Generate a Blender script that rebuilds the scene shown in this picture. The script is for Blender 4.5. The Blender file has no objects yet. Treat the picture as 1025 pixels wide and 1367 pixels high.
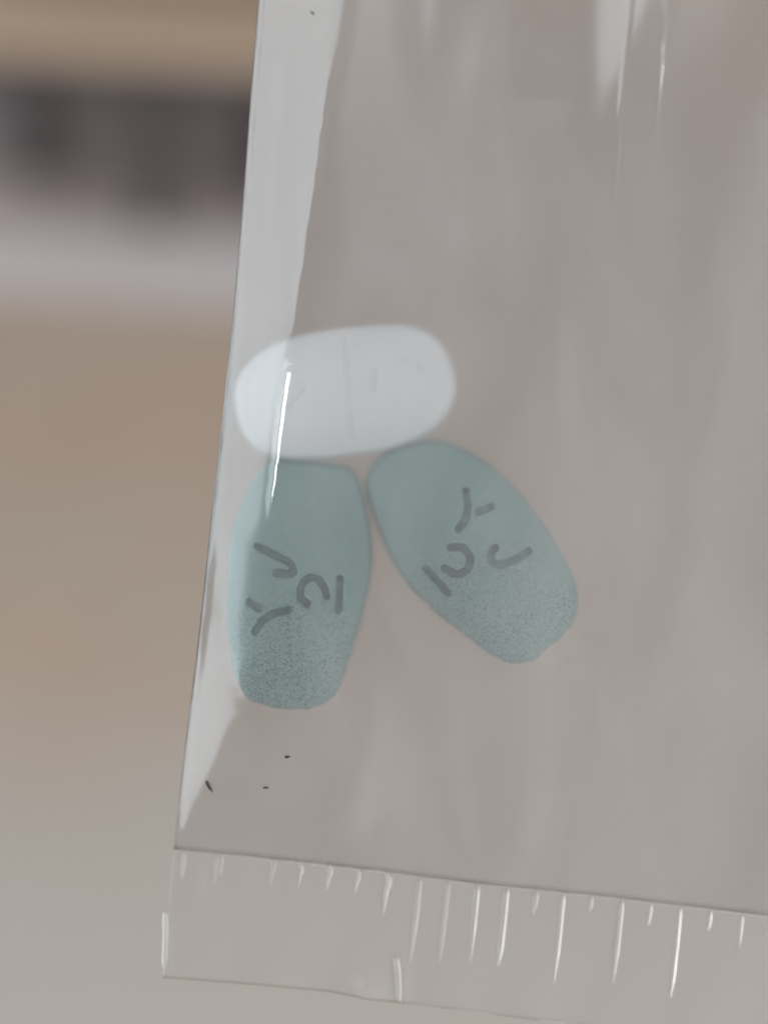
import bpy, math, random
import numpy as np
from mathutils import Matrix, Vector

random.seed(4); rng = np.random.default_rng(4)
sc = bpy.context.scene
C = sc.collection

# ------------------------------------------------------------------ camera (1 unit = 1 cm)
D = 11.0                       # camera to bag
PITCH, ROLL = math.radians(22), math.radians(3.2)
CAM_Z = 105.0
M3 = (Matrix.Rotation(math.pi/2 - PITCH, 3, 'X') @ Matrix.Rotation(ROLL, 3, 'Z'))
cam_pos = Vector((0, 0, CAM_Z))
bag_org = cam_pos - M3 @ Vector((0, 0, D))
MB = Matrix.Translation(bag_org) @ M3.to_4x4()      # bag frame: x right, y up along the bag, z towards the viewer
cam = bpy.data.cameras.new('camera'); camo = bpy.data.objects.new('camera', cam); C.objects.link(camo)
camo.matrix_world = Matrix.Translation(cam_pos) @ M3.to_4x4()
PX = 0.005
cam.sensor_fit = 'VERTICAL'; cam.sensor_height = 240
cam.lens = 120 / (1367*PX/2/D)
cam.clip_start = 0.5; cam.clip_end = 5000
cam.dof.use_dof = True; cam.dof.focus_distance = D - 0.42; cam.dof.aperture_fstop = cam.lens*1e-3/0.53
sc.camera = camo

# ------------------------------------------------------------------ light and exposure
w = bpy.data.worlds.new('World'); sc.world = w; w.use_nodes = True
w.node_tree.nodes['Background'].inputs['Color'].default_value = (0.985, 0.98, 0.985, 1)
w.node_tree.nodes['Background'].inputs['Strength'].default_value = 0.50
sc.view_settings.view_transform = 'Standard'; sc.view_settings.look = 'None'
sc.view_settings.exposure = 0.22; sc.view_settings.gamma = 1.0

def area(name, loc, size, radiance, color):
    """soft area light, given in the bag's frame, facing the bag"""
    l = bpy.data.lights.new(name, 'AREA'); l.shape = 'RECTANGLE'; l.size, l.size_y = size
    l.energy = radiance*math.pi*size[0]*size[1]; l.color = color
    o = bpy.data.objects.new(name, l); C.objects.link(o)
    p = MB @ Vector(loc)
    o.matrix_world = Matrix.Translation(p) @ (p - bag_org).to_track_quat('Z', 'Y').to_matrix().to_4x4()
    return o
area('window_light', (-46, -6, 6), (44, 92), 1.75, (0.80, 0.93, 1.0))
area('added_glare_light', (8, 17, 36), (26, 16), 0.6, (0.97, 0.99, 1.0))  # added lamp behind the camera, for soft reflections on the film's ripples
area('added_side_light', (42, -13, 20), (12, 34), 20.0, (0.95, 0.98, 1.0))  # added bright lamp out of view, for the glint along the crease

sc.render.engine = 'CYCLES'
cy = sc.cycles
cy.use_denoising = True
try: cy.denoiser = 'OPENIMAGEDENOISE'
except Exception: pass
cy.max_bounces = 22; cy.transmission_bounces = 20; cy.diffuse_bounces = 5; cy.glossy_bounces = 6; cy.transparent_max_bounces = 12
cy.sample_clamp_indirect = 1.0; cy.blur_glossy = 0.3

# ------------------------------------------------------------------ helpers
def mat(name):
    m = bpy.data.materials.new(name); m.use_nodes = True
    nt = m.node_tree; nt.nodes.clear()
    out = nt.nodes.new('ShaderNodeOutputMaterial')
    return m, nt, out
def node(nt, t, **kw):
    n = nt.nodes.new(t)
    for k, v in kw.items():
        if k in n.inputs: n.inputs[k].default_value = v
        else: setattr(n, k, v)
    return n
def principled(name, col, rough=0.5, noise=None, bump=None, coord='Object', spec=0.5, sss=0):
    """noise = list of (scale, amount, tint)"""
    m, nt, out = mat(name)
    b = node(nt, 'ShaderNodeBsdfPrincipled'); b.inputs['Roughness'].default_value = rough
    b.inputs['Specular IOR Level'].default_value = spec
    nt.links.new(b.outputs[0], out.inputs[0])
    tc = node(nt, 'ShaderNodeTexCoord')
    rgb = node(nt, 'ShaderNodeRGB'); rgb.outputs[0].default_value = (*col, 1)
    cur = rgb.outputs[0]
    for (scale, lo, hi, tint) in noise or ():
        n = node(nt, 'ShaderNodeTexNoise', Scale=1.0 if isinstance(scale, tuple) else scale, Detail=4.0, Roughness=0.6)
        if isinstance(scale, tuple):
            mp = node(nt, 'ShaderNodeMapping'); mp.inputs['Scale'].default_value = scale
            nt.links.new(tc.outputs[coord], mp.inputs[0]); nt.links.new(mp.outputs[0], n.inputs['Vector']); n.inputs['Scale'].default_value = 1
        else:
            nt.links.new(tc.outputs[coord], n.inputs['Vector'])
        r = node(nt, 'ShaderNodeMapRange'); r.inputs['From Min'].default_value = lo; r.inputs['From Max'].default_value = hi
        nt.links.new(n.outputs['Fac'], r.inputs['Value'])
        mx = node(nt, 'ShaderNodeMix', data_type='RGBA')
        nt.links.new(r.outputs[0], mx.inputs['Factor']); nt.links.new(cur, mx.inputs[6]); mx.inputs[7].default_value = (*tint, 1)
        cur = mx.outputs[2]
    nt.links.new(cur, b.inputs['Base Color'])
    if bump:
        n = node(nt, 'ShaderNodeTexNoise', Scale=bump[0], Detail=5.0)
        nt.links.new(tc.outputs[coord], n.inputs['Vector'])
        bp = node(nt, 'ShaderNodeBump', Strength=bump[1], Distance=bump[2])
        nt.links.new(n.outputs['Fac'], bp.inputs['Height']); nt.links.new(bp.outputs[0], b.inputs['Normal'])
    return m
def film_mat(name, rough, veil, gloss, grough=0.15, patch=False, tint=1.0):
    """thin milky plastic: a frosted refracting sheet with a little white scatter and a smoother skin"""
    m, nt, out = mat(name)
    g = node(nt, 'ShaderNodeBsdfGlass', Roughness=rough, IOR=1.45); g.inputs['Color'].default_value = (tint, tint*.992, tint*.99, 1)
    d = node(nt, 'ShaderNodeBsdfDiffuse'); d.inputs['Color'].default_value = (0.88, 0.862, 0.855, 1)
    t = node(nt, 'ShaderNodeBsdfTranslucent'); t.inputs['Color'].default_value = (0.88, 0.862, 0.855, 1)
    dt = node(nt, 'ShaderNodeMixShader', Fac=0.5)
    nt.links.new(d.outputs[0], dt.inputs[1]); nt.links.new(t.outputs[0], dt.inputs[2])
    a = node(nt, 'ShaderNodeMixShader', Fac=veil)
    nt.links.new(g.outputs[0], a.inputs[1]); nt.links.new(dt.outputs[0], a.inputs[2])
    if patch:      # milky patches drawn out along the bag, painted in for soft reflections
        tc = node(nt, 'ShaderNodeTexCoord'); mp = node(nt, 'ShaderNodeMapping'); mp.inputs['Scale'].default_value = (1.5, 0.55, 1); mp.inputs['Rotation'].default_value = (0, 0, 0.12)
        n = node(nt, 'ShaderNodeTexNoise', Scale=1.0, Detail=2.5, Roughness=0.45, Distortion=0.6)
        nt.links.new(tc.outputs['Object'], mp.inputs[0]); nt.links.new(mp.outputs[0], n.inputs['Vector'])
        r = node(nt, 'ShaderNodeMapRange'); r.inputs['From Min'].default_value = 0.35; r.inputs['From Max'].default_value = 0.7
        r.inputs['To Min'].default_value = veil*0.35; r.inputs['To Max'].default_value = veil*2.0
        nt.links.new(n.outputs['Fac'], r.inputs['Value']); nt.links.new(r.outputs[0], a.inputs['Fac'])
    gl = node(nt, 'ShaderNodeBsdfGlossy', Roughness=grough)
    b = node(nt, 'ShaderNodeMixShader', Fac=gloss)
    nt.links.new(a.outputs[0], b.inputs[1]); nt.links.new(gl.outputs[0], b.inputs[2])
    nt.links.new(b.outputs[0], out.inputs[0])
    return m

def tag(o, label, cat, group=None):
    o['label'] = label; o['category'] = cat
    if group: o['group'] = group
    return o
def mesh_obj(name, verts, faces, m, parent=None, smooth=True, mw=None):
    me = bpy.data.meshes.new(name)
    if isinstance(faces, np.ndarray):
        nv, nf = len(verts), len(faces); k = faces.shape[1]
        me.vertices.add(nv); me.vertices.foreach_set('co', np.asarray(verts, np.float32).ravel())
        me.loops.add(nf*k); me.loops.foreach_set('vertex_index', faces.astype(np.int32).ravel())
        me.polygons.add(nf); me.polygons.foreach_set('loop_start', np.arange(0, nf*k, k, dtype=np.int32))
        me.update(calc_edges=True); me.validate()
    else:
        me.from_pydata([tuple(v) for v in verts], [], faces)
    me.polygons.foreach_set('use_smooth', np.full(len(me.polygons), smooth))
    me.materials.append(m); me.update()
    o = bpy.data.objects.new(name, me); C.objects.link(o)
    if parent is not None: o.parent = parent
    if mw is not None: o.matrix_world = mw
    return o
def box(name, a, b, m, parent=None, bev=0.0):
    x0, y0, z0 = a; x1, y1, z1 = b
    v = [(x0,y0,z0),(x1,y0,z0),(x1,y1,z0),(x0,y1,z0),(x0,y0,z1),(x1,y0,z1),(x1,y1,z1),(x0,y1,z1)]
    f = [(0,3,2,1),(4,5,6,7),(0,1,5,4),(1,2,6,5),(2,3,7,6),(3,0,4,7)]
    o = mesh_obj(name, v, f, m, parent, smooth=False)
    if bev:
        md = o.modifiers.new('bevel', 'BEVEL'); md.width = bev; md.segments = 3
    return o
def empty(name, loc=(0,0,0), mw=None):
    o = bpy.data.objects.new(name, None); C.objects.link(o)
    if mw is not None: o.matrix_world = mw
    else: o.location = loc
    return o

# pixel of the photograph -> place in the bag's frame, at height z above the bag's mid plane
def P(u, v, z=0.0):
    s = PX*(D - z)/D
    return np.stack(np.broadcast_arrays((np.asarray(u, float)-512.5)*s, (683.5-np.asarray(v, float))*s, np.asarray(z, float)), -1)
# sight line -> where it meets a level or an upright plane of the room
def ray(px, py): return M3 @ Vector(((px-512.5)*PX, (683.5-py)*PX, -D))
def on_z(px, py, z):
    d = ray(px, py); return cam_pos + d*((z - CAM_Z)/d.z)
def on_y(px, py, y):
    d = ray(px, py); return cam_pos + d*(y/d.y)

# ------------------------------------------------------------------ the room behind, far out of focus
m_table = principled('table_wood', (0.49, 0.372, 0.288), 0.42,
                     noise=[((0.35, 0.02, 0.3), 0.3, 0.75, (0.535, 0.41, 0.315)), (0.06, 0.4, 0.8, (0.48, 0.415, 0.35))], coord='Object')
m_floor = principled('pale_floor', (0.90, 0.875, 0.90), 0.5, noise=[(0.02, 0.35, 0.75, (0.90, 0.83, 0.845))])
m_wall = principled('tan_wall', (0.62, 0.49, 0.36), 0.8, noise=[(0.01, 0.3, 0.8, (0.65, 0.52, 0.39))])
m_seat = principled('tan_wood', (0.83, 0.66, 0.50), 0.5, noise=[((0.01, 0.2, 0.2), 0.3, 0.8, (0.77, 0.61, 0.46))])
m_dark = principled('dark_frame', (0.11, 0.095, 0.095), 0.5, noise=[(0.1, 0.3, 0.8, (0.125, 0.112, 0.112))])
m_grey = principled('grey_panel', (0.42, 0.41, 0.44), 0.6, noise=[(0.05, 0.3, 0.8, (0.46, 0.44, 0.47))])

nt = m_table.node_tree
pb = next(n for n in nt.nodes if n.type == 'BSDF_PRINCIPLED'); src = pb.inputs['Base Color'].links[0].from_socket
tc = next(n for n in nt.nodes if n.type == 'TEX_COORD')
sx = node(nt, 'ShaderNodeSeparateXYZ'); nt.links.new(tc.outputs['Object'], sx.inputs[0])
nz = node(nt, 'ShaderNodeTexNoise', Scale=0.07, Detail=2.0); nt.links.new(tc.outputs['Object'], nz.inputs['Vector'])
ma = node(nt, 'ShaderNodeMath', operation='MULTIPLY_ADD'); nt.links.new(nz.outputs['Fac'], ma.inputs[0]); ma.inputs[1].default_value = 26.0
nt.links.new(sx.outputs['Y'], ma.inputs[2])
SHEEN_Y = on_z(100, 1000, 75.0).y - (on_z(170, 402, 75.0).y-70) + 13  # grey sheen of the near half, painted into the table colour
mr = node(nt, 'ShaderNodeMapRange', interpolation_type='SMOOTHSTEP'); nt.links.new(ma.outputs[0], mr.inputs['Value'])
mr.inputs['From Min'].default_value = SHEEN_Y+9; mr.inputs['From Max'].default_value = SHEEN_Y-9
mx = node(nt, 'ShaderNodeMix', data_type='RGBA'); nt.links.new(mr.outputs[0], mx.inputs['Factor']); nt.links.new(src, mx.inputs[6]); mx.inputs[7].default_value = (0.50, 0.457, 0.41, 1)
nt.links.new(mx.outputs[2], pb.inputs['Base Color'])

fl = box('floor', (-700, -100, -6), (700, 900, 0), m_floor); fl['kind'] = 'structure'
TZ = 75.0
edge = on_z(170, 402, TZ).y
tab = empty('wooden_table', (0, edge - 70, 0))
tag(tab, 'brown wooden table top behind and below the plastic bag, blurred', 'table')
def tbox(n, a, b, m, bev=0.0):
    a = (a[0], a[1]-tab.location.y, a[2]); b = (b[0], b[1]-tab.location.y, b[2])
    return box(n, a, b, m, tab, bev)
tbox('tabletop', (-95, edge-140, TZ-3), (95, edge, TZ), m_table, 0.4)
for sx in (-1, 1):
    for y0 in (edge-134, edge-12):
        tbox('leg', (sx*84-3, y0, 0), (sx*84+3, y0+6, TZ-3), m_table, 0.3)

foot = on_z(205, 305, 0); yf = foot.y
yb = on_z(150, 238, 0).y
top_front = on_y(170, 76, yf).z
apr_bot = on_y(170, 132, yf).z
ben = empty('low_bench', (foot.x, yf, 0))
tag(ben, 'low bench with tan top on dark legs, far behind the bag, blurred', 'bench')
def bbox(n, a, b, m, bev=0.0):
    return box(n, (a[0]-foot.x, a[1]-yf, a[2]), (b[0]-foot.x, b[1]-yf, b[2]), m, ben, bev)
xl, xr = foot.x - 75, foot.x + 150
bbox('seat', (xl, yf-3, top_front-1.5), (xr, yb+8, top_front+2.0), m_seat, 0.3)
bbox('apron', (xl+1, yf-1, apr_bot), (xr-1, yf+1.5, top_front-1.5), m_dark, 0.2)
bbox('shade_panel', (xl+2, yb, 0), (xr-2, yb+2, top_front-1.5), m_grey)  # grey sheet added to stand for the shade under the bench
for x in (foot.x, foot.x+72, foot.x+145):
    bbox('leg', (x-4.5, yf-3.5, 0), (x+4.5, yf+4, apr_bot), m_dark, 0.3)
xb = on_y(45, 200, yb-8).x
for x in (xb, xb+75):
    bbox('leg', (x-4, yb-10, 0), (x+4, yb-3, apr_bot), m_dark, 0.3)
wl = box('wall', (-700, yb+30, 0), (700, yb+42, 270), m_wall); wl['kind'] = 'structure'

# ------------------------------------------------------------------ tablets
m_white = principled('white_coating', (0.89, 0.945, 0.97), 0.35, noise=[(3, 0.35, 0.75, (0.87, 0.93, 0.96))], bump=(25, 0.06, 0.01))
m_green = principled('green_coating', (0.205, 0.355, 0.345), 0.5,
                     noise=[(3.0, 0.35, 0.75, (0.24, 0.39, 0.38)), (75, 0.48, 0.64, (0.065, 0.12, 0.125)), (105, 0.55, 0.69, (0.42, 0.53, 0.51))],
                     bump=(80, 0.3, 0.01))

def haze_grain(m, y0, y1, keep):
    """the coating is rubbed rough and grainy at the lower end, smooth above"""
    nt = m.node_tree
    tc = next(n for n in nt.nodes if n.type == 'TEX_COORD')
    sx = node(nt, 'ShaderNodeSeparateXYZ'); nt.links.new(tc.outputs['Object'], sx.inputs[0])
    nz = node(nt, 'ShaderNodeTexNoise', Scale=4.0, Detail=4.0); nt.links.new(tc.outputs['Object'], nz.inputs['Vector'])
    ma = node(nt, 'ShaderNodeMath', operation='MULTIPLY_ADD'); nt.links.new(nz.outputs['Fac'], ma.inputs[0]); ma.inputs[1].default_value = .9; nt.links.new(sx.outputs['Y'], ma.inputs[2])
    mr = node(nt, 'ShaderNodeMapRange', interpolation_type='SMOOTHSTEP'); nt.links.new(ma.outputs[0], mr.inputs['Value'])
    mr.inputs['From Min'].default_value = y0+.45; mr.inputs['From Max'].default_value = y1+.45
    mr.inputs['To Min'].default_value = keep; mr.inputs['To Max'].default_value = 1.0
    for mx in [n for n in nt.nodes if n.type == 'MIX'][1:]:
        src = mx.inputs['Factor'].links[0].from_socket
        k = node(nt, 'ShaderNodeMath', operation='MULTIPLY'); nt.links.new(src, k.inputs[0]); nt.links.new(mr.outputs[0], k.inputs[1])
        nt.links.new(k.outputs[0], mx.inputs['Factor'])
haze_grain(m_green, 0.15, -0.45, 0.22)

def closed_spline(pts, n):
    p = np.array(pts, float); k = len(p); out = []
    per = 24
    for i in range(k):
        a, b, c, d = p[i-1], p[i], p[(i+1) % k], p[(i+2) % k]
        t = np.linspace(0, 1, per, endpoint=False)[:, None]
        out.append(0.5*((2*b) + (c-a)*t + (2*a-5*b+4*c-d)*t**2 + (3*b-a-3*c+d)*t**3))
    out = np.concatenate(out)
    c = out.mean(0); th = np.arctan2(out[:, 1]-c[1], out[:, 0]-c[0]); r = np.hypot(*(out-c).T)
    o = np.argsort(th); th, r = th[o], r[o]
    q = np.linspace(-math.pi, math.pi, n, endpoint=False)
    rr = np.interp(q, np.r_[th[-1]-2*math.pi, th, th[0]+2*math.pi], np.r_[r[-1], r, r[0]])
    for _ in range(3): rr = (np.roll(rr, 1) + 2*rr + np.roll(rr, -1))/4
    return c, q, rr
def seg_dist(u, v, strokes):
    d = np.full(np.shape(u), 1e9)
    for st in strokes:
        for (x0, y0), (x1, y1) in zip(st[:-1], st[1:]):
            dx, dy = x1-x0, y1-y0; L = dx*dx+dy*dy+1e-9
            t = np.clip(((u-x0)*dx+(v-y0)*dy)/L, 0, 1)
            d = np.minimum(d, np.hypot(u-x0-t*dx, v-y0-t*dy))
    return d
def open_spline(pts, per=8):
    p = np.array(pts, float)
    if len(p) < 3: return [tuple(q) for q in p]
    e = np.vstack([2*p[0]-p[1], p, 2*p[-1]-p[-2]]); out = []
    for i in range(1, len(e)-2):
        a, b, c, d = e[i-1], e[i], e[i+1], e[i+2]
        t = np.linspace(0, 1, per, endpoint=False)[:, None]
        out.append(0.5*((2*b)+(c-a)*t+(2*a-5*b+4*c-d)*t**2+(3*b-a-3*c+d)*t**3))
    return [tuple(q) for q in np.concatenate(out+[p[-1:]])]

class Tablet:
    def __init__(s, pts, zc, hb, hd, pw, strokes, depth, halfw, rough=0.0, tilt=(0, 0)):
        s.c, s.q, s.rr = closed_spline(pts, 360)
        s.zc, s.hb, s.hd, s.pw, s.depth, s.halfw, s.tilt = zc, hb, hd, pw, depth, halfw, tilt
        s.strokes = [open_spline(t) for t in strokes]
        if rough:
            n = rng.normal(0, 1, 360)
            for _ in range(2): n = (np.roll(n, 1)+n+np.roll(n, -1))/3
            down = np.clip(np.sin(s.q)*1.6-0.4, 0, 1)      # the grainy lower rim
            s.rr = s.rr + n*rough*down
    def plane(s, u, v): return s.tilt[0]*(u-s.c[0])*PX + s.tilt[1]*(v-s.c[1])*PX
    def top(s, u, v):
        th = np.arctan2(v-s.c[1], u-s.c[0]); r = np.hypot(u-s.c[0], v-s.c[1])
        R = np.interp(th, np.r_[s.q, math.pi], np.r_[s.rr, s.rr[0]]); k = r/R
        return np.where(k <= 1.0, s.zc+s.plane(u, v)+s.hb+s.hd*(1-np.minimum(k, 1)**s.pw), -9.), k
    def build(s, name, m):
        n = 360; nr = 96
        rs = np.linspace(0, 1, nr+1)[1:]
        cosq, sinq = np.cos(s.q), np.sin(s.q)
        U = s.c[0]+np.outer(rs, s.rr*cosq); V = s.c[1]+np.outer(rs, s.rr*sinq)
        dome = s.hb+s.hd*(1-rs**s.pw)
        edge = np.clip((rs-0.955)/0.045, 0, 1)
        dome = dome - 0.045*(1-np.sqrt(np.clip(1-edge**2, 0, 1)))
        Z = np.broadcast_to(dome[:, None], U.shape).copy()
        d = seg_dist(U, V, s.strokes)
        hw = s.halfw*(1+.10*np.sin(U*.31+V*.17)+.08*np.sin(V*.53-U*.11)); dp = s.depth*(1+.25*np.sin(U*.12-V*.21+1))
        Z -= dp*np.clip(1.4*(1-(d/hw)**2), 0, 1)
        Z += 0.006*np.clip(1-((d-s.halfw*1.25)/(s.halfw*.5))**2, 0, 1)*(s.depth > .02)
        rows = [(U, V, Z)]
        sU, sV = U[-1:], V[-1:]
        # band and underside
        inset = 1.006
        for zz, sc_ in ((s.hb-0.05, 1.012), (0.0, 1.016), (-s.hb+0.03, 1.012)):
            rows.append((s.c[0]+(sU-s.c[0])*sc_, s.c[1]+(sV-s.c[1])*sc_, np.full_like(sU, zz)))
        for r in (1.0, .95, .85, .7, .5, .3, .1):
            rows.append((s.c[0]+(sU-s.c[0])*r, s.c[1]+(sV-s.c[1])*r, np.full_like(sU, -s.hb-s.hd*(1-r**s.pw))))
        U = np.vstack([r[0] for r in rows]); V = np.vstack([r[1] for r in rows]); Z = np.vstack([r[2] for r in rows])
        org = P(*s.c, s.zc)
        k = PX*(D-s.zc)/D
        zz = Z + s.plane(U, V)
        W = np.stack([(U-512.5)*k, (683.5-V)*k, s.zc+zz], -1)-org
        R = W.shape[0]
        verts = np.vstack([W.reshape(-1, 3), [[0, 0, s.hb+s.hd]], [[0, 0, -s.hb-s.hd]]])
        if s.strokes: # keep the centre point level with its ring
            verts[R*n, 2] = W[0, :, 2].mean()
        i = np.arange(R-1)[:, None]*n; j = np.arange(n)[None]; j2 = (j+1) % n
        f = np.stack([i+j, i+n+j, i+n+j2, i+j2], -1).reshape(-1, 4)
        faces = [tuple(x) for x in f.tolist()]
        faces += [(R*n, a, (a+1) % n) for a in range(n)] + [(R*n+1, (R-1)*n+(a+1) % n, (R-1)*n+a) for a in range(n)]
        return mesh_obj(name, verts, faces, m, mw=MB @ Matrix.Translation(Vector(org)))

white = Tablet([(314,529),(318,508),(328,492),(351,471),(384,455),(428,444),(474,438),(525,435),(556,439),(579,452),(595,472),(604,498),(606,518),(601,541),(586,564),(559,585),(514,601),(474,607),(436,612),(388,613),(354,604),(331,584),(319,559)],
               0.30, 0.095, 0.15, 2.6,
               [[(402,515),(412,520),(405,532),(392,545)], [(498,500),(498,522)], [(525,488),(552,484),(560,500)], [(463,460),(465,520),(470,590)]], 0.018, 5)
left = Tablet([(359,618),(333,655),(314,705),(308,758),(306,824),(313,877),(323,913),(341,931),(377,941),(412,941),(434,933),(451,916),(470,863),(485,811),(495,758),(494,713),(485,666),(476,637),(462,625),(412,618),(385,616)],
              0.30, 0.13, 0.14, 2.4,
              [[(347,729),(367,738),(387,748),(394,757),(391,764),(372,763)],
               [(344.5,840),(356,824),(372,815),(388,811)], [(337,801.5),(350,809.5)],
               [(412,803),(404,794),(405,779),(414,770),(426,771),(434,782),(437,794)],
               [(455,771),(452.5,811)]], 0.055, 5.0, rough=1.2, tilt=(0, .05))
right = Tablet([(489,645),(500,620),(520,603),(554,592),(579,588),(610,597),(645,616),(682,647),(717,691),(745,735),(763,775),(766,805),(757,832),(732,857),(707,876),(685,881),(664,876),(626,850),(586,819),(545,779),(520,738),(498,685)],
               0.30, 0.13, 0.14, 2.4,
               [[(620,657),(621.4,675.5),(618,694),(609,705)], [(636,683),(653,677)],
                [(599.6,730),(615,730),(624.5,744),(620,758),(607,764.5),(592,757)],
                [(568,758),(596,789.5)],
                [(657,730),(651,739.5),(654,749),(670,750.5),(701,735)]], 0.055, 5.0, rough=1.4, tilt=(.03, .09))
tag(white.build('white_tablet', m_white), 'smooth white oval tablet lying across the tops of the two green tablets', 'tablet', 'tablets in the bag')
tag(left.build('green_tablet', m_green), 'left green tablet, upright under the white tablet beside the bag\'s folded edge', 'tablet', 'tablets in the bag')
tag(right.build('green_tablet', m_green), 'right green tablet, slanting down to the right away from the folded edge', 'tablet', 'tablets in the bag')
TABS = (white, left, right)

# ------------------------------------------------------------------ the bag: draped films
EDGE = [(400,-700),(374,-400),(352,-100),(345,0),(335,120),(325,260),(311,420),(297,560),(283,680),(272,790),(262,880),(247,1000),(232,1135)]
def edge_x(v):
    e = np.array(EDGE, float); return np.interp(v, e[:, 1], e[:, 0])
SEAL = [(200,1131),(232,1134),(330,1143),(480,1160),(640,1180),(800,1196),(1025,1223),(1400,1268),(1700,1304)]
def seal_y(u):
    e = np.array(SEAL, float); return np.interp(u, e[:, 0], e[:, 1])
CREASE = [(512,-400),(478,-100),(466,0),(440,150),(425,250),(406,370),(388,480),(374,570),(360,690),(346,800),(326,920),(300,1000),(278,1058),(252,1110),(234,1133)]
CRZ = [(-400,.86),(0,.80),(250,.74),(480,.66),(690,.57),(800,.52),(920,.44),(1000,.32),(1060,.20),(1133,.004)]
def crz(v):
    e = np.array(CRZ); return np.interp(v, e[:, 0], e[:, 1])
def edge_z(v): return np.interp(v, [-400, 600, 800, 950, 1060, 1133], [.42, .39, .24, .15, .06, .002])
G = 8.0; GX = np.arange(180, 1741, G); GY = np.arange(-700, 1321, G)
gu, gv = np.meshgrid(GX, GY)
obst = np.full(gu.shape, -9.); obot = np.full(gu.shape, 9.)
for t in TABS:
    h, k = t.top(gu, gv)
    k2 = k*(1-4/np.maximum(np.hypot(gu-t.c[0], gv-t.c[1]), 5))
    h2 = np.where(k2 <= 1.0, t.zc+t.plane(gu, gv)+t.hb-.03+t.hd*(1-np.minimum(k2, 1)**t.pw), -9.)
    obst = np.maximum(obst, np.maximum(h, h2)+0.014)
    obot = np.minimum(obot, np.where(k2 <= 1.05, t.zc+t.plane(gu, gv)-t.hb-t.hd*(1-np.minimum(k2, 1)**t.pw)-.02, 9.))
out_l = gu <= edge_x(gv); out_b = gv >= seal_y(gu)
_o = np.pad(obst, 1, mode='edge')
obst = np.max([_o[a:a+gu.shape[0], b:b+gu.shape[1]] for a in range(3) for b in range(3)], 0)-.006
def relax(z, fixed, lo, hi, n):
    for _ in range(n):
        a = z.copy()
        a[1:-1, 1:-1] = (z[:-2, 1:-1]+z[2:, 1:-1]+z[1:-1, :-2]+z[1:-1, 2:])*.25
        a = np.where(fixed, z, np.clip(a, lo, hi)); z = a
    return z
side = np.zeros(gu.shape, bool); side[0] = side[-1] = True; side[:, 0] = side[:, -1] = True
rgt = np.clip(0.55*(1-np.exp(-(1250-GY)/420.)), 0.0, None)
tp = np.interp(GX, [374, 505, 800, 1200, 1741], [.3, .86, .92, .82, .55])
z = np.clip((seal_y(gu)-gv)/900., 0, 1)*.75
z[:, -1] = rgt; z[0] = tp
z = np.where(out_l, edge_z(gv), z); z = np.where(out_b, 0.004, z)
cd = seg_dist(gu, gv, [CREASE])
oncr = (cd < G*.6) & ~out_b
z = np.where(oncr & ~side, np.maximum(crz(gv), obst), z)
zf = relax(z, side | out_l | out_b | oncr, obst, 9., 6000)
for _ in range(12):
    q = np.pad(zf, 1, mode='edge'); q = (q[:-2,1:-1]+q[2:,1:-1]+q[1:-1,:-2]+q[1:-1,2:]+4*zf)/8
    k = np.clip(1.5-cd/34., 0, 1)*~(out_l | out_b)
    zf = np.maximum(zf+(q-zf)*k, obst)
zb = np.where(out_l, edge_z(gv), -0.02); zb = np.where(out_b, -0.004, zb)
zb[0] = -.25; zb[:, -1] = -.15; zb[-1] = -.004
zb = np.where(out_l, edge_z(gv), zb); zb = np.where(out_b, -.004, zb)
zb = relax(zb, side | out_l | out_b, -9., np.minimum(obot, zf-.012), 3000)

def bspline(F, u, v):
    x = np.clip((u-GX[0])/G, 1, len(GX)-3); y = np.clip((v-GY[0])/G, 1, len(GY)-3)
    ix = np.floor(x).astype(int); iy = np.floor(y).astype(int); fx = x-ix; fy = y-iy
    def wts(f): return ((1-f)**3/6, (3*f**3-6*f**2+4)/6, (-3*f**3+3*f**2+3*f+1)/6, f**3/6)
    wx, wy = wts(fx), wts(fy); o = 0
    for a in range(4):
        for b in range(4): o = o + wy[a]*wx[b]*F[iy+a-1, ix+b-1]
    return o
def wobble(pts, amp, per=6):
    p = open_spline(pts, per); return [(x+random.uniform(-amp, amp), y) for x, y in p]
# fine creases pressed into the front film: polyline, half width px, height cm, fade-in, fade-out
GLINT = wobble([(388,480),(384,492),(381,510),(378,535),(374,560),(371,590),(368,615),(364,650),(361,675),(359,705)], .7, 4)
RIDGES = [
    (wobble([(843,-20),(829,130),(826,180),(820,250),(815,300),(806,430),(800,480)], .5), 2.2, .009, .02, .6),
    (wobble([(890,-20),(883,60),(876,150),(870,200)], .5), 2.0, .008, .02, .4),
    (wobble([(868,215),(862,290),(858,360)], .4), 2.0, .0025, .3, .5),
    ([(833,140),(832,255)], 1.8, .0025, .3, .3),
    ([(edge_x(v)+10, v) for v in range(-60, 700, 60)], 2.4, .005, .02, .7),
    (wobble([(446,60),(432,150),(420,250),(408,330),(398,400),(391,460)], 1.5), 6, .012, .3, .2),
    (wobble([(430,120),(418,220),(408,300),(396,390)], 2), 9, .010, .4, .3),
    (wobble([(385,30),(372,200),(360,330)], 2), 12, .008, .3, .4),
    ([(930,684),(924,689),(928,694)], 2.4, .006, .3, .3), ([(940,694),(948,697)], 2.8, .006, .4, .4), ([(931,704),(936,708)], 2, .003, .4, .4),
    ([(478,1138),(477,1146)], 2.5, .006, .3, .3), ([(641,1153),(641,1158)], 2.5, .006, .3, .3),
]
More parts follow.
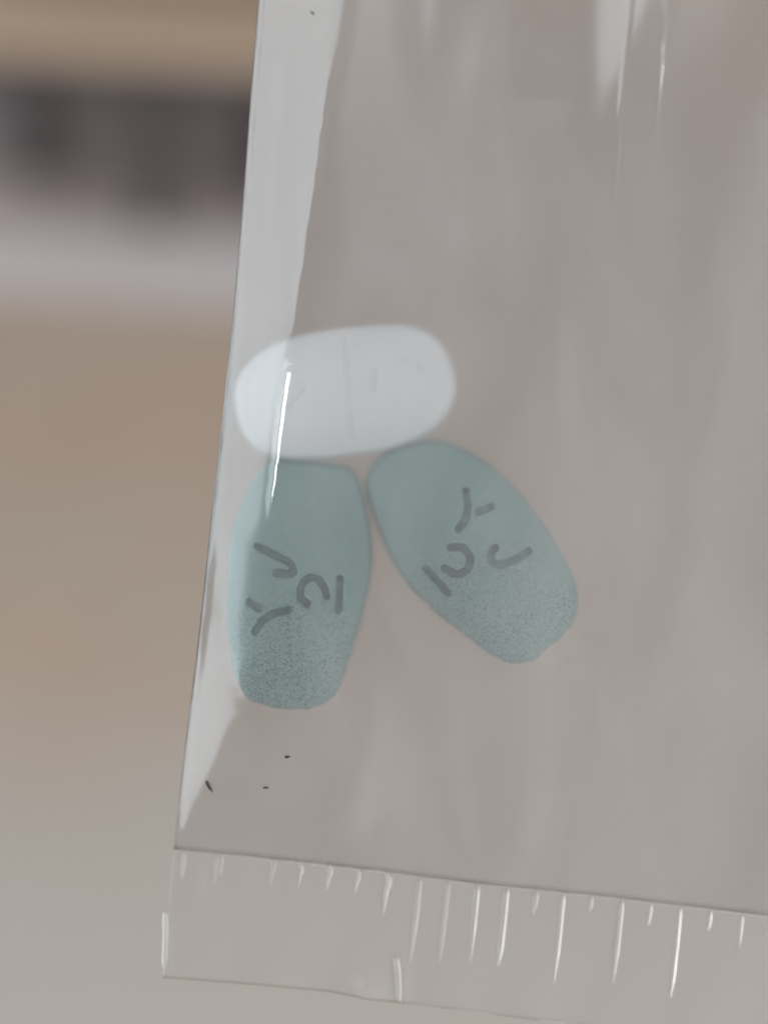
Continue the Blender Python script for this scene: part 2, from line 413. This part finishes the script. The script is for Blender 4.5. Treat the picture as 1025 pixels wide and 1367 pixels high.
# broad soft dents: centre, half widths, turn, height
DENTS = [(466,1035,40,90,.12,.085), (616,1095,19,66,-.12,.032), (706,1100,28,60,.3,.04), (735,990,50,70,0,.025),
         (560,1010,30,90,0,-.03), (505,920,30,80,.1,.02), (1010,200,60,140,.2,.05), (590,30,45,140,-.05,.05), (640,200,60,160,.1,-.03),
         (700,450,120,200,.3,.03), (900,600,140,200,-.3,.03), (880,950,120,150,.2,.025)]
def detail(u, v):
    o = np.zeros(u.shape)
    for pl, sg, h, fi, fo in RIDGES:
        pl = np.array(pl); lo = pl.min(0)-14; hi = pl.max(0)+14
        m = (u > lo[0]) & (u < hi[0]) & (v > lo[1]) & (v < hi[1])
        if not m.any(): continue
        uu, vv = u[m], v[m]; L = np.r_[0, np.cumsum(np.hypot(*np.diff(pl, axis=0).T))]
        best = np.full(uu.shape, 1e9); bt = np.zeros(uu.shape)
        for k in range(len(pl)-1):
            dx, dy = pl[k+1]-pl[k]; l2 = dx*dx+dy*dy+1e-9
            t = np.clip(((uu-pl[k,0])*dx+(vv-pl[k,1])*dy)/l2, 0, 1)
            d = np.hypot(uu-pl[k,0]-t*dx, vv-pl[k,1]-t*dy); w_ = d < best
            best = np.where(w_, d, best); bt = np.where(w_, (L[k]+t*(L[k+1]-L[k]))/L[-1], bt)
        f = np.clip(bt/max(fi, 1e-3), 0, 1)*np.clip((1-bt)/max(fo, 1e-3), 0, 1)
        o[m] += h*f*np.exp(-(best/sg)**2)
    for cx, cy_, sx, sy, a, h in DENTS:
        x = (u-cx)*math.cos(a)+(v-cy_)*math.sin(a); y = -(u-cx)*math.sin(a)+(v-cy_)*math.cos(a)
        o += h*np.exp(-(x/sx)**2-(y/sy)**2)*np.clip((seal_y(u)-v)/60., 0, 1)*np.clip((u-edge_x(v))/120., 0, 1)
    # two leaning flats at the top, facing the window, each ending in a soft fold
    for xa, xb, vb, m_ in ((774, 893, 245, .645), (990, 1075, 160, .60), (556, 650, 130, .42)):
        wd = np.clip((xb-xa)*(1-(v+0.)/vb), 0, 400)
        x = u-xa-v*.03
        rise = np.minimum(np.logaddexp(0, x/11.)*11., wd)
        sof = wd-14*np.logaddexp(0, (wd-np.logaddexp(0, x/11.)*11.)/14.)
        sof = np.where(wd > 0, np.maximum(sof, 0), 0)
        fall = np.exp(-np.clip(x-wd, 0, None)/480.)
        o += m_*PX*sof*fall
    # the sharp pressed fold over the white tablet: a tiny roof whose right side is turned to the added side light
    pl = np.array(GLINT); m = (u > 350) & (u < 402) & (v > 476) & (v < 710)
    if m.any():
        uu, vv = u[m], v[m]; cx = np.interp(vv, pl[:, 1], pl[:, 0])
        base = (bspline(zf, cx+5, vv)-bspline(zf, cx+1, vv))/(4*PX)
        ln = np.interp(vv, pl[:, 1], np.linspace(0, 1, len(pl)))
        wdt = np.interp(ln, [0, .05, .10, .13, .5, .8, 1], [0, 5.0, 1.0, 5.8, 4.8, 3.2, 0])
        x = uu-cx; sl = .62+np.clip(base, -.3, .7)
        hh = sl*PX*wdt
        o[m] += np.where(x > 0, np.clip(hh-sl*PX*x, 0, None), np.clip(hh*(1+x/6.), 0, None))
    return o

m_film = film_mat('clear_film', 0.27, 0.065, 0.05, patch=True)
m_back = film_mat('clear_film_back', 0.36, 0.085, 0.02, tint=.895)
m_seal = film_mat('sealed_film', 0.32, 0.11, 0.025, tint=.93)
m_rib = film_mat('pressed_plastic', 0.42, 0.13, 0.008, 0.25)

bag = empty('plastic_bag', mw=MB)
tag(bag, 'clear milky plastic bag holding three tablets, with a folded edge and ribbed bottom seal', 'plastic bag')
def solid(o, t):
    md = o.modifiers.new('thickness', 'SOLIDIFY'); md.thickness = t; md.offset = -1; md.use_rim = True
def film(name, s, rows, F, m, fine, t):
    r = np.linspace(0, 1, rows) if np.isscalar(rows) else rows
    ss = s[None, :]; rr = r[:, None]
    # row parameter: v from the top down to the seal line, column parameter: px from the folded edge
    v = np.broadcast_to(-500.0, (1, len(s))); u0 = edge_x(1134)+ss*1.0
    vb = seal_y(u0)-0.5
    v = -500+(vb+500)*rr
    u = edge_x(v)+ss
    z = bspline(F, u, v)
    if fine: z = z+detail(u, v)
    # at the fold both films meet
    k = np.clip(1-ss/14., 0, 1)**2
    z = z*(1-k)+k*(edge_z(v)+(0.004 if fine else -0.004))
    W = P(u, v, z)
    R, Cn = z.shape
    i = (np.arange(R-1)[:, None]*Cn); j = np.arange(Cn-1)[None]
    f = np.stack([i+j, i+Cn+j, i+Cn+j+1, i+j+1], -1).reshape(-1, 4)
    o = mesh_obj(name, W.reshape(-1, 3), f, m, bag)
    solid(o, t); return o
s_f = np.r_[np.arange(0, 72, 2.2), np.arange(72, 102, .8), np.arange(102, 740, 2.2), np.arange(740, 1260, 10.)]
r_f = np.r_[np.linspace(0, .27, 40)[:-1], np.linspace(.27, 1, 560)]
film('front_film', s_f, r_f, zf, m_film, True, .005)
s_b = np.r_[np.arange(0, 760, 7.), np.arange(760, 1260, 20.)]
film('back_film', s_b, 200, zb, m_back, False, -.005)

# the welded strip under the films
def bot_y(u): return np.interp(u, [215,330,440,470,490,530,545,700,1025,1700], [1305,1314,1324,1330,1335,1339,1340,1360,1400,1485])
us = np.arange(0, 1256, 4.); fr = np.linspace(0, 1, 46)
ub = 232+us[None, :]; tt = fr[:, None]
vt = seal_y(ub)-1.5; vb = bot_y(ub-15)
v = vt+(vb-vt)*tt
u = ub-15*tt*(1+0*ub)
zz = (.010*np.sin(u/47.)+.008*np.sin(u/19.+v/40.))*tt + .05*np.exp(-((u-475)/34)**2-((v-1330)/24)**2)+.02*np.exp(-((u-538)/9)**2-((v-1322)/40)**2) + .016*np.exp(-((u-222)/8)**2)*np.clip((v-1200)/60, 0, 1) + .03*np.exp(-((u-262)/12)**2-((v-1180)/22)**2)
W = P(u, v, zz); Cn = W.shape[1]; R = W.shape[0]
i = (np.arange(R-1)[:, None]*Cn); j = np.arange(Cn-1)[None]
seal = mesh_obj('bottom_seal', W.reshape(-1, 3), np.stack([i+j, i+Cn+j, i+Cn+j+1, i+j+1], -1).reshape(-1, 4), m_seal, bag)
solid(seal, .009)

def rib(name, pts, w, h, parent, m, z0=.002, taper=.25):
    p = np.array(pts, float); L = np.r_[0, np.cumsum(np.hypot(*np.diff(p, axis=0).T))]
    n = max(8, int(L[-1]/5)) if np.isscalar(z0) else len(z0); q = np.linspace(0, L[-1], n)
    p = np.stack([np.interp(q, L, p[:, 0]), np.interp(q, L, p[:, 1])], -1)
    tg = np.gradient(p, axis=0); tg /= np.linalg.norm(tg, axis=1)[:, None]; nm = np.stack([-tg[:, 1], tg[:, 0]], -1)
    f = np.minimum(1, np.minimum(np.linspace(0, 1, n)/.06+.15, (1-np.linspace(0, 1, n))/taper+.08))
    V = []; K = 7
    for k in range(K):
        a = math.pi*k/(K-1)
        e = p+nm*(math.cos(a)*w*.5*f)[:, None]
        V.append(P(e[:, 0], e[:, 1], z0+math.sin(a)*h*f))
    V = np.stack(V, 1).reshape(-1, 3); F = []
    for a in range(n-1):
        for k in range(K-1): F.append((a*K+k, a*K+k+1, (a+1)*K+k+1, (a+1)*K+k))
        F.append((a*K+K-1, a*K, (a+1)*K, (a+1)*K+K-1))
    F += [tuple(range(K))[::-1], tuple((n-1)*K+k for k in range(K))]
    return mesh_obj(name, V, F, m, parent)
STRONG = {403, 440, 518, 637, 676, 752}
WEAK = {290, 297, 523, 598, 715, 789, 830, 868, 948, 990}
RIBS = [(247,40,4,0),(290,45,4,0),(297,30,3,0),(365,38,5,22),(403,34,4,24),(440,34,6,26),(478,34,5,22),(518,58,4,26),(523,24,3,0),(560,118,6,0),(598,115,5,0),(637,120,6,0),(676,108,6,0),(715,34,7,0),(752,125,5,0),(789,22,4,0),
        (830,115,5,0),(868,34,5,0),(908,125,5,0),(948,30,5,0),(990,80,4,0)]
for x, ln, w_, hook in RIBS:
    y = float(seal_y(x)); pts = []
    if hook: pts = open_spline([(x-hook, y-4), (x-8, y-2.5), (x-1, y+3), (x+1, y+12)], 5)[:-1]
    lean = .105*ln
    pts += [(x+(1 if hook else 0), y+(12 if hook else 1)), (x-lean*.4, y+ln*.45), (x-lean, y+ln)]
    rib('seal_rib', pts, w_*random.uniform(1.0, 1.5), (.0032 if x in WEAK else .0085 if x in STRONG else .0045)*random.uniform(.8, 1.2), seal, m_rib, taper=random.uniform(.2, .6))
rib('weld_line', [(236,1136)]+[(x, float(seal_y(x))+.5+random.uniform(-.8, .8)) for x in range(250, 1480, 22)], 2.4, .003, seal, m_rib, taper=.02)
rib('cut_edge', [(x, float(bot_y(x))-1.2) for x in range(538, 1400, 30)], 2.4, .005, seal, m_rib, taper=.02)
rib('edge_ridge', [(221,1215),(221,1250),(220,1285),(220,1303)], 7, .007, seal, m_rib)
rib('edge_ridge', [(528,1275),(531,1300),(532,1325),(534,1340)], 8, .007, seal, m_rib)

# ------------------------------------------------------------------ dark specks on the film
m_speck = principled('dark_lint', (0.02, 0.02, 0.022), 0.7, noise=[(30, .4, .7, (0.05, 0.045, 0.04))])
def speck(pts, w_, label, m=m_speck):
    c = np.mean(pts, 0); zs = float(bspline(zf, np.array([c[0]]), np.array([c[1]]))[0]+detail(np.array([c[0]]), np.array([c[1]]))[0])+.004
    org = P(c[0], c[1], zs)
    o = rib('dark_speck', pts, w_, w_*PX*.7, None, m, z0=zs, taper=.4)
    o.data.transform(Matrix.Translation(-Vector(org))); o.matrix_world = MB @ Matrix.Translation(Vector(org))
    tag(o, label, 'speck', 'dark specks on the bag')
speck([(275,1042),(278,1048),(280,1052),(285,1058)], 4.4, 'largest dark speck, a crooked fleck on the lower folded corner')
speck([(380,1011),(384,1010.5),(388,1010)], 3.2, 'small black speck below the left green tablet, higher of the two')
speck([(351,1052),(355,1051.5),(360,1052)], 2.4, 'thin dark speck between the folded corner fleck and the seal')
speck([(415,15),(417,18),(418,20)], 3.5, 'lone grey speck near the top of the bag\'s folded edge', principled('grey_lint', (0.25, 0.25, 0.26), 0.7))
